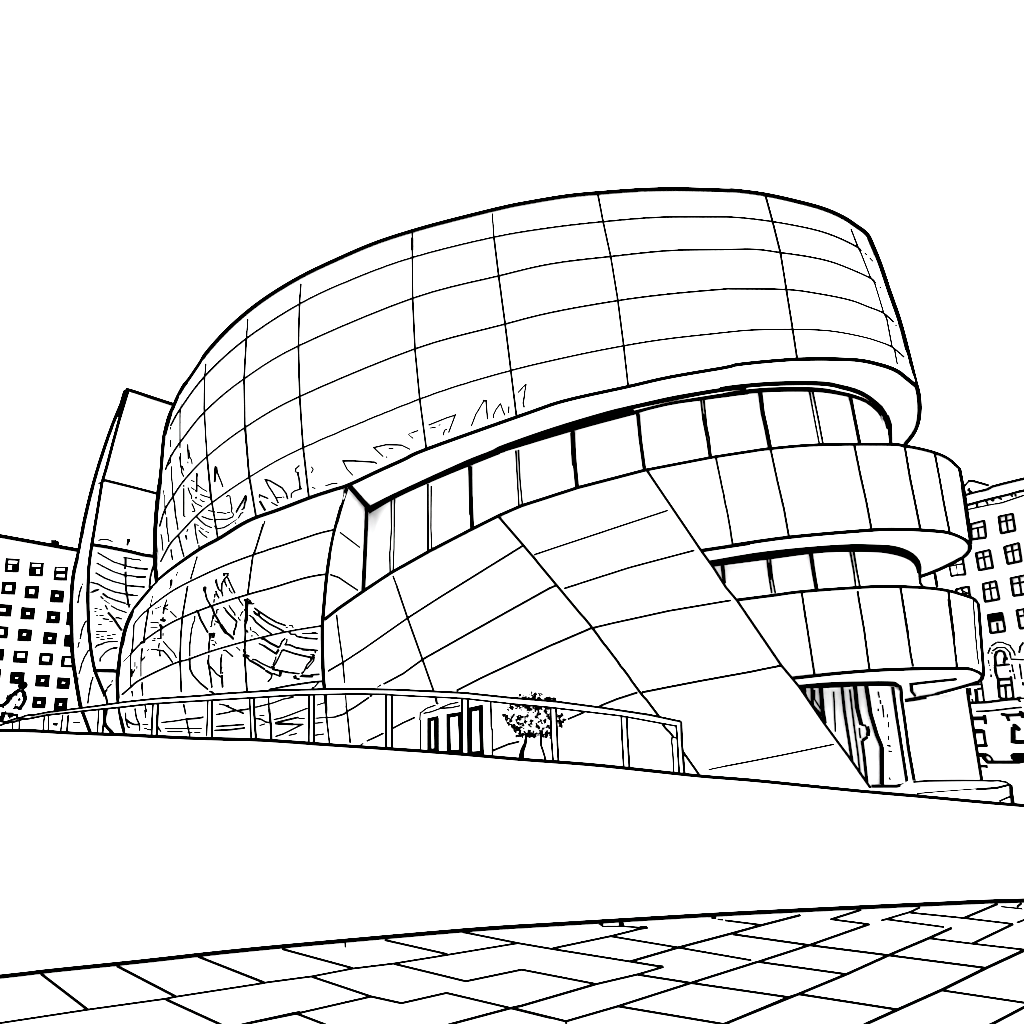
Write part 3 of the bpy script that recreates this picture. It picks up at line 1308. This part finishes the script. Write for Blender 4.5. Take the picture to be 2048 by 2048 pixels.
hr.line(RB, 4.2, fixed=crd, push=1.0)
hr.build('handrail', rail)

POSTS = [  # left line, right line, widths
    ('V:350,1480 360,1660', 'V:535,1410 525,1640', 3.6, 2.6),
    ('V:1240,1280 1220,1440 1210,1670', 'V:1335,1270 1335,1680', 4.4, 2.6),
    ('C:610,630 600,700 590,785', 'C:660,630 655,680 648,785', 4, 3.6),
    ('C:957,575 945,800', 'C:1005,575 1003,690 990,800', 4, 3.8),
    ('C:1480,525 1472,660 1468,825', 'C:1526,525 1520,660 1515,825', 4.2, 4.4),
    ('E:870,1215 868,1300 860,1500', 'E:903,1215 903,1505', 4, 4),
    ('E:1205,1190 1210,1300 1218,1520', 'E:1240,1190 1243,1330 1255,1520', 3.8, 4.4),
    ('E:1682,1160 1680,1555', 'E:1722,1160 1722,1555', 4, 4),
    ('T:832,425 832,940', 'T:888,435 890,940', 4.2, 4.2),
    ('O:400,150 400,200 401,505', 'O:438,155 438,210 440,510', 4, 4),
    ('O:970,205 972,360 985,550', 'O:1005,212 1010,340 1020,557', 4, 4),
    ('O:1425,262 1430,400 1441,600', 'O:1460,268 1466,400 1478,600', 4, 4),
    ('O:1778,325 1785,400 1797,625', 'O:1812,300 1815,420 1832,630', 4, 4.4),
]
for k, (a, b, wa, wb) in enumerate(POSTS):
    p = Part()
    pa, pb = resample(pts(a), 6), resample(pts(b), 6)
    e = 0.02
    p.grid([[at(x, y, crest_depth(x) - e) for x, y in pa], [at(x, y, crest_depth(x) - e) for x, y in pb]], 0.06)
    f = lambda x, y: crest_depth(x) - e
    p.line(pts(a), wa, fixed=f, push=1.0)
    p.line(pts(b), wb, fixed=f, push=1.0)
    if k == 12:
        p.line(pts('O:1752,400 1750,430 1757,500 1763,625'), 3.2, fixed=f, push=1.0)
        p.line(pts('O:1752,400 1785,405'), 4, fixed=f, push=1.0)
    p.build('post', rail)

# ------------------------------------------------------------------ tree behind the railing
TY = 22.5
tree = thing('tree', at(1066, 1518, TY), 'small bushy tree with a thick pale trunk behind the railing near the portal', 'tree')
tk = Part()
prof = [(1068, 1462, 14), (1068, 1478, 14.5), (1068, 1492, 15.5), (1067, 1502, 18), (1066, 1512, 22), (1065, 1524, 25)]
rg = []
for cx, cy, r in prof:
    c = at(cx, cy, TY)
    R = r * TY / F * 1.02
    rg.append([c + Vector((math.cos(a) * R, math.sin(a) * R, 0)) for a in [2 * math.pi * k / 20 for k in range(20)]])
tk.loft_closed(rg)
tk.lines('''
4|Z:770,1030 775,1150 770,1200
5|Z:765,1150 760,1250
6|Z:772,1180 745,1290
7>11|Z:745,1280 700,1390 680,1480 665,1600
4.2|Z:1105,1070 1095,1180 1098,1300 1140,1420 1175,1540 1185,1600
''', fixed=lambda x, y: TY - 0.5)
for g in tk.m:
    pass
tk.build('trunk', tree)
cr = Part()
CC = at(1066, 1430, TY)
SX = TY / F


def leaf(P, dx, dy, dz, size, m):
    o = len(cr.v)
    a = Vector((dx, dy, dz)).normalized()
    ref = Vector((random.uniform(-.3, .3), -1, random.uniform(-.3, .3))).normalized()
    b = a.cross(ref).normalized()
    c = a.cross(b) * size * 0.12
    pp_ = [P - a * size * .5, P + b * size * .28 + c, P + a * size * .5, P - b * size * .28 + c]
    cr.v += pp_
    cr.face((o, o + 1, o + 2, o + 3), m)


# pale inner foliage
for k in range(420):
    u = Vector((random.gauss(0, 1), random.gauss(0, 1), random.gauss(0, 1))).normalized() * random.random() ** 0.4
    x = u.x * 50 * SX
    z = u.z * 34 * SX
    y = u.y * 0.62
    leaf(CC + Vector((x, y + .05, z)), random.gauss(0, 1), random.gauss(0, 1), random.gauss(0, 1), 0.2, 0)
# dark leaves in clumps, placed over the crown
clumps = []
for k in range(26):      # outer fringe
    a = 2 * math.pi * k / 26 + random.uniform(-.1, .1)
    clumps.append((math.cos(a) * random.uniform(46, 58), random.uniform(-.35, .2), math.sin(a) * random.uniform(32, 42), 3, 0.115))
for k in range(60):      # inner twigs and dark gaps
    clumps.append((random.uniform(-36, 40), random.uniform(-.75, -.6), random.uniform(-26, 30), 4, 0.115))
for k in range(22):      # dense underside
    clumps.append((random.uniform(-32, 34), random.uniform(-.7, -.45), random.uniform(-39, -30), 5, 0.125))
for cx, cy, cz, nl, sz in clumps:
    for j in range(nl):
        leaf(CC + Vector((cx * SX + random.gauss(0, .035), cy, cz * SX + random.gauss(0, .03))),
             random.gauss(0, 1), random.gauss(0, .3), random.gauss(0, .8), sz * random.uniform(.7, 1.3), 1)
for s, sz in (('Z:300,650 360,680', .14), ('Z:350,740 400,720', .1), ('Z:470,480 450,500', .14), ('Z:480,690 500,660', .13), ('Z:380,815 440,790', .12),
              ('Z:460,880 520,880', .14), ('Z:540,990 600,960', .16), ('Z:1540,650 1500,690', .16), ('Z:1590,745 1500,760', .14), ('Z:1520,830 1550,800', .14),
              ('Z:1515,890 1510,860', .13), ('Z:955,220 945,280', .16), ('Z:1060,290 1040,280', .12), ('Z:1225,290 1210,300', .12), ('Z:1290,280 1280,300', .12), ('Z:1390,310 1370,320', .1),
              ('Z:570,440 600,430', .14), ('Z:820,470 830,500', .18), ('Z:1030,520 1040,480', .16), ('Z:1190,540 1200,580', .14)):
    for (x, y) in pts(s):
        for j in range(3):
            leaf(at(x + random.uniform(-2, 2), y + random.uniform(-2, 2), TY - .55), random.gauss(0, 1), random.gauss(0, .3), random.gauss(0, .8), sz * 1.15, 1)
cr.build('crown', tree)

# ------------------------------------------------------------------ low round plinth at the right
pl = Part()
prow = [
    [(1815, 1572, 24), (1828, 1564, 24), (1849, 1562, 24), (1920, 1561.5, 24), (1999, 1562, 23.6), (2012, 1564, 22.5), (2019, 1567, 21.6)],
    [(1812, 1592, 20.9), (1835, 1589, 20.9), (1865, 1587, 20.9), (1910, 1583, 20.9), (1954, 1579, 21), (1990, 1574, 21.1), (2021, 1569, 21.3)],
    [(1812, 1620, 20.9), (1835, 1620, 20.9), (1865, 1620, 20.9), (1910, 1625, 20.9), (1954, 1628, 21), (1990, 1630, 21.1), (2026, 1632, 21.3)]]
pl.grid([[at(*q) for q in r] for r in prow], 0.4)
pl.lines('''
5.6|L:1155,1288 1230,1282 1500,1279 1760,1280
5.6|L:1760,1280 1810,1290 1840,1310 1845,1370 1855,1440
4|L:1180,1368 1270,1360 1430,1348 1600,1335 1740,1325 1820,1305
3.2|L:1760,1418 1800,1400 1845,1382
''', push=1.0)
pl.build('plinth', base=at(1930, 1600, 21), label='low round white plinth at the foot of the pier, right of the doors', cat='plinth')

# ------------------------------------------------------------------ left office block
ob = thing('office_building', at(60, 1470, 130), 'distant white office block with rows of small square black windows', 'building')
bw = Part()
bw.grid([[at(-160, 1036, 108), at(0, 1072, 118), at(160, 1102, 128), at(230, 1118, 132)],
         [at(-160, 1480, 108), at(0, 1480, 118), at(160, 1480, 128), at(230, 1480, 132)]], 14)
bw.build('wall', ob)
rf = Part()
rf.line(pts('n:-150,1038 B:0,105 400,178 770,245'), 7.2, surf=bw, push=1.0)
rf.build('roof_edge', ob)
vn = Part()
vn.lines('''
5|C:510,715 550,722
''', surf=bw)
vn.build('wall_mark', ob)  # unidentified small black mark low on the wall
vn = Part()
vn.lines('3|C:705,702 770,700', surf=bw)
vn.build('awning', ob)  # second unidentified black stroke beside it
ch = Part()
d = bw.depth(107, 1092)
ch.plate([at(x, y, 122) for x, y in pts('B:493,145 540,145 540,200 493,195')], 122, 1.0, m=1)
ch.build('chimney', ob)


def square_window(parent, surf, out, inn, m_in=0, name='window', bars=()):
    p = Part()
    q = []
    for x, y in out:
        t = surf.depth(x, y)
        q.append(CAM + ray(x, y) * (t * 0.9985))
    p.plate(q, 0, 0.12, m=1)
    o = p.build(name, parent)
    for k in inn:
        g = Part()
        q = []
        for x, y in k:
            t = surf.depth(x, y)
            q.append(CAM + ray(x, y) * (t * 0.9968))
        g.plate(q, 0, 0.08, m=m_in)
        g.build('pane', o)


def rel(cx, cy, w, h, sk=-6, crop='B', sy=3):
    o = CR[crop]
    P = [(cx - w + -sk, cy - h - sy), (cx + w - sk, cy - h + sy), (cx + w + sk, cy + h + sy), (cx - w + sk, cy + h - sy)]
    return [(o[0] + a * o[2], o[1] + b * o[2]) for a, b in P]


BW = [  # centre, half width, half height, panes (dx, dy, hw, hh)
    (115, 388, 63, 62, [(8, -30, 46, 13), (-20, 22, 19, 24)]), (348, 427, 63, 62, [(2, -37, 46, 10), (18, 22, 19, 26)]),
    (585, 468, 60, 62, [(0, -40, 42, 14), (0, 22, 42, 14)]),
    (82, 608, 63, 57, [(0, 0, 30, 28)]), (305, 648, 62, 57, [(0, -3, 26, 24)]), (550, 688, 60, 55, [(0, -4, 16, 11)]),
    (45, 823, 60, 54, [(-20, -3, 32, 14)]), (266, 853, 62, 54, [(4, 0, 17, 12)]), (513, 890, 60, 54, [(0, 2, 17, 12)]), (698, 905, 52, 60, []),
    (15, 1035, 55, 54, [(-5, -2, 26, 25)]), (237, 1063, 62, 54, [(-2, -6, 15, 12)]), (480, 1093, 60, 54, [(0, 0, 15, 12)]), (680, 1118, 58, 55, []),
    (-20, 1250, 50, 54, [(-15, 0, 26, 25)]), (195, 1272, 64, 55, [(8, -10, 38, 24)]), (442, 1295, 62, 55, [(0, -3, 34, 26)]), (665, 1320, 72, 50, [(2, 0, 46, 32)]),
    (-50, 1440, 50, 52, []), (163, 1477, 64, 54, [(-4, 0, 14, 8)]), (408, 1504, 62, 54, [(2, -2, 15, 13)]), (610, 1528, 58, 52, [(2, -4, 15, 9)]),
    (376, 1713, 60, 52, [(0, 2, 14, 15)]), (585, 1730, 58, 58, [(-2, 4, 14, 12)]), (150, 1690, 60, 52, []),
]
for cx, cy, w, h, ins in BW[:-1]:
    square_window(ob, bw, rel(cx, cy, w + 5, h + 5), [rel(cx + a, cy + b, c * .86, e * .86, sk=-2, sy=1) for a, b, c, e in ins])

# ------------------------------------------------------------------ statue at the far end of the railing
SY = 64
st = thing('statue', at(30, 1440, SY), 'small pale statue of a bent figure with a round black head, at the railing end', 'statue')
sb = Part()
sb.plate([at(x, y, SY) for x, y in pts('V:530,540 680,580 715,700 700,900 580,1060 380,1080 260,950 0,1010 -160,1020 -160,960 0,960 180,860 220,670 400,600')], SY, 0.9)
sb.lines('''
7|V:530,550 430,620 350,690 280,700
10|V:280,700 240,810
7|V:240,810 200,880 120,950 0,995 -100,1000
3|V:80,1010 95,1060
6|V:600,560 670,640 695,800 640,930 560,1040 540,1110
5|V:385,1090 420,1015 550,1060
3|V:630,600 622,740
4|V:515,790 540,840
3|V:420,950 432,950
3|V:450,640 458,710
''', fixed=lambda x, y: SY - 0.02)
sb.build('body', st)
hd = Part()
hc = at(45.8, 1371, SY)
rr = 8.2 * SY / F
rings_h = []
for i in range(1, 9):
    a = math.pi * i / 9
    rings_h.append([hc + Vector((math.cos(b) * math.sin(a) * rr, math.sin(b) * math.sin(a) * rr, math.cos(a) * rr)) for b in [2 * math.pi * k / 14 for k in range(14)]])
hd.loft_closed(rings_h, m=1)
hd.line(pts('V:560,380 560,540'), 5, fixed=lambda x, y: SY - .3)
hd.build('head', st)
pd = Part()
pd.plate([at(x, y, SY) for x, y in pts('V:-100,1200 60,1150 150,1150 350,1200 490,1240 490,1330 420,1500 -100,1640')], SY, 1.2)
pd.lines('''
7|V:95,1160 80,1250 30,1390
3|V:150,1135 150,1190
4|V:160,1200 350,1200
6.5|V:240,1240 340,1260
3|V:265,1280 262,1345
4.4|V:350,1235 470,1240 470,1330 620,1325
3|V:350,1170 350,1200
3|V:415,1330 425,1345
''', fixed=lambda x, y: SY - 0.02)
pd.build('pedestal', st)

# ------------------------------------------------------------------ right apartment building
rb = thing('apartment_building', at(2000, 1540, 54), 'old white apartment building with paned windows, an arch and a cornice, at the right edge', 'building')
rw = Part()
ry = lambda x: 62 + (48 - 62) * (x - 1880) / 200.0
cols = (1700, 1800, 1928, 1983, 2048, 2140)
tops = {1700: 1055, 1800: 1024, 1928: 989, 1983: 973, 2048: 957, 2140: 935}
rw.grid([[at(x, tops[x], ry(x)) for x in cols], [at(x, 1290, ry(x)) for x in cols], [at(x, 1620, ry(x)) for x in cols]], 12)
rw.lines('''
3|L:1680,380 1700,335
3|L:1705,325 1740,302
3|L:1748,298 1790,300
3|L:1795,306 1840,322
3|L:1840,330 1865,365 1873,392
2.6|L:1683,425 1687,450
2.6|L:1690,458 1692,465
2.6|L:1697,488 1697,500
2.6|L:1703,525 1703,545
3|L:1715,360 1750,335 1800,335 1835,370 1842,410
3.2|L:1845,418 1932,422
3.4|L:1932,300 1910,330 1902,375
3|L:1905,450 1920,560
2.8|L:1850,455 1860,510
2.6|L:1865,520 1873,560
3|L:1838,495 1838,512
3|L:1930,580 1930,605
3|L:1710,370 1710,380
3|L:1815,405 1815,425
''')
rw.build('wall', rb)
co = Part()
co.lines('''
4.8|M:400,540 650,475 820,435 956,395 1300,302
3|M:410,580 560,548 750,510 956,440
4|M:505,520 510,550
3.4|M:595,500 610,525
5|M:650,480 665,495
3.4|M:720,470 745,480
3.4|M:830,430 850,450
3.4|M:880,430 880,450
''', surf=rw)
co.build('cornice', rb)
sc_ = Part()
sc_.lines('''
3.4|U:350,535 500,530 640,515 800,495 925,482
4.6|U:245,425 460,420 620,400 720,385 900,375
3|U:900,365 960,365
4|U:880,360 920,355
3|U:890,400 915,405
''', surf=rw)
sc_.build('string_course', rb)
ro = Part()
ro.plate([at(x, y, ry(x) - .3) for x, y in pts('M:375,350 435,295 610,335 640,350 600,380 390,435')], 60, 3)
ro.lines('''
4.8|M:640,355 750,325 956,275 1300,182
4.6|M:390,435 440,420 600,380 640,358
3.2|M:375,355 400,325 425,298
4.6|M:425,298 470,300 610,340
3.4|M:425,370 432,410
4|M:415,385 450,405
''', fixed=lambda x, y: ry(x) - .35)
ro.build('roof', rb)
WB = 4.2
WIN = [  # TL TR BR BL, blacked head
    [(440, 715), (570, 682), (590, 845), (450, 863)], [(712, 642), (845, 615), (870, 775), (735, 805)],
    [(492, 995), (622, 965), (655, 1135), (522, 1160)], [(765, 935), (903, 898), (930, 1072), (800, 1100)],
    [(232, 1075), (362, 1045), (388, 1200), (258, 1217)], [(560, 1292), (682, 1265), (716, 1440), (580, 1465)],
    [(828, 1237), (985, 1205), (1010, 1385), (855, 1408)], [(300, 1345), (418, 1322), (448, 1490), (322, 1515)],
    [(608, 1592), (742, 1572), (775, 1748), (635, 1768)], [(886, 1548), (1020, 1525), (1050, 1700), (918, 1725)],
    [(20, 1130), (150, 1103), (176, 1260), (48, 1280)]]
for wi, c in enumerate(WIN[:10]):
    P4 = [(CR['M'][0] + a * CR['M'][2], CR['M'][1] + b * CR['M'][2]) for a, b in c]
    p = Part()
    q = [CAM + ray(x, y) * (rw.depth(x, y) * 0.999) for x, y in P4]
    p.plate(q, 0, 0.1, m=0)
    TL, TR, BR, BL = P4
    mix = lambda a, b, t: (a[0] + (b[0] - a[0]) * t, a[1] + (b[1] - a[1]) * t)
    kw = dict(push=1.0)
    p.line([TL, BL], 4.6, **kw)
    p.line([TL, TR], 4, **kw)
    p.line([TR, BR], 4, **kw)
    p.line([BL, BR], 4.6, **kw)
    if wi == 8:
        for t in (0.1, .22, .34):
            p.line([mix(TL, BL, t), mix(TR, BR, t)], 5.2, **kw)
        p.line([mix(mix(TL, BL, .5), mix(TR, BR, .5), .55), mix(BL, BR, .5)], 3.6, **kw)
    else:
        p.line([mix(TL, BL, .34), mix(TR, BR, .34)], 3.4, **kw)
        s0 = 0 if wi not in (0,) else .34
        p.line([mix(mix(TL, BL, s0), mix(TR, BR, s0), .5), mix(BL, BR, .5)], 3.4, **kw)
    p.build('window', rb)
aw = Part()
aw.lines('''
4.6|L:1738,460 1733,400 1745,368 1770,358 1795,368 1805,395 1795,450
4|L:1728,465 1765,462 1832,455
4.6|L:1733,475 1740,520 1755,560 1765,690
5.4|L:1755,562 1845,558
4|L:1845,540 1862,690
4.4|L:1760,608 1845,600
3.8|L:1805,610 1812,700
3.6|L:1765,690 1812,700 1862,690
''', surf=rw)
aw.build('arched_window', rb)
lw = Part()
lw.lines('''
3.4|U:410,150 425,235 445,400
4|U:370,245 430,240
5.4|U:345,250 362,410
3|U:265,235 275,330
3|U:290,375 300,410
3.4|U:290,195 400,185
''', surf=rw)
lw.build('window', rb)
sw = Part()
sw.lines('''
7|U:285,628 450,625
5|U:455,585 465,640 470,700
8|U:310,798 435,790
4.6|U:445,780 455,880 475,985
5|U:360,978 485,975
6.6|U:350,1100 470,1100
4|U:470,1085 520,1110 545,1140 560,1175
6|U:445,1130 500,1190
5.6|U:490,1190 905,1190
4.4|U:395,1238 480,1240 490,1285 475,1312 400,1315
''', surf=rw)
sw.build('shop_window', rb)
for nm, tx in (('awning', """5.4|U:680,575 760,585 1000,575
5|U:745,600 770,655
6|U:920,545 945,560 950,620"""), ('shop_window', """8|U:830,740 830,950
8|U:845,715 905,770
6.6|U:850,932 1000,930"""), ('step', """15|U:855,1130 1000,1130
6|U:860,1180 1000,1175""")):
    s2 = Part()
    s2.lines(tx, surf=rw)
    s2.build(nm, rb)

for o in bpy.data.objects:
    if '_base' in o:
        del o['_base']

# ------------------------------------------------------------------ camera, light, world
cd = bpy.data.cameras.new('camera')
cd.sensor_width = 36.0
cd.lens = F / 2048.0 * 36.0
cd.clip_start = 0.05
cd.clip_end = 12000
cam = bpy.data.objects.new('camera', cd)
cam.location = CAM
cam.rotation_euler = (math.pi / 2 + PITCH, 0, 0)
col.objects.link(cam)
scene.camera = cam

w = bpy.data.worlds.new('World')
scene.world = w
w.use_nodes = True
bg = w.node_tree.nodes['Background']
bg.inputs['Color'].default_value = (1, 1, 1, 1)
bg.inputs['Strength'].default_value = 1.0

sd = bpy.data.lights.new('sun', 'SUN')
sd.energy = 1.5
sd.angle = math.radians(15)
sun = bpy.data.objects.new('sun', sd)
sun.rotation_euler = (math.radians(77), 0, math.radians(18))
col.objects.link(sun)

scene.view_settings.view_transform = 'Standard'
scene.view_settings.look = 'None'
scene.view_settings.exposure = 1.8
scene.view_settings.gamma = 1.0
scene.cycles.pixel_filter_type = 'BOX'
scene.cycles.filter_width = 1.0
scene.cycles.max_bounces = 8
scene.cycles.diffuse_bounces = 6
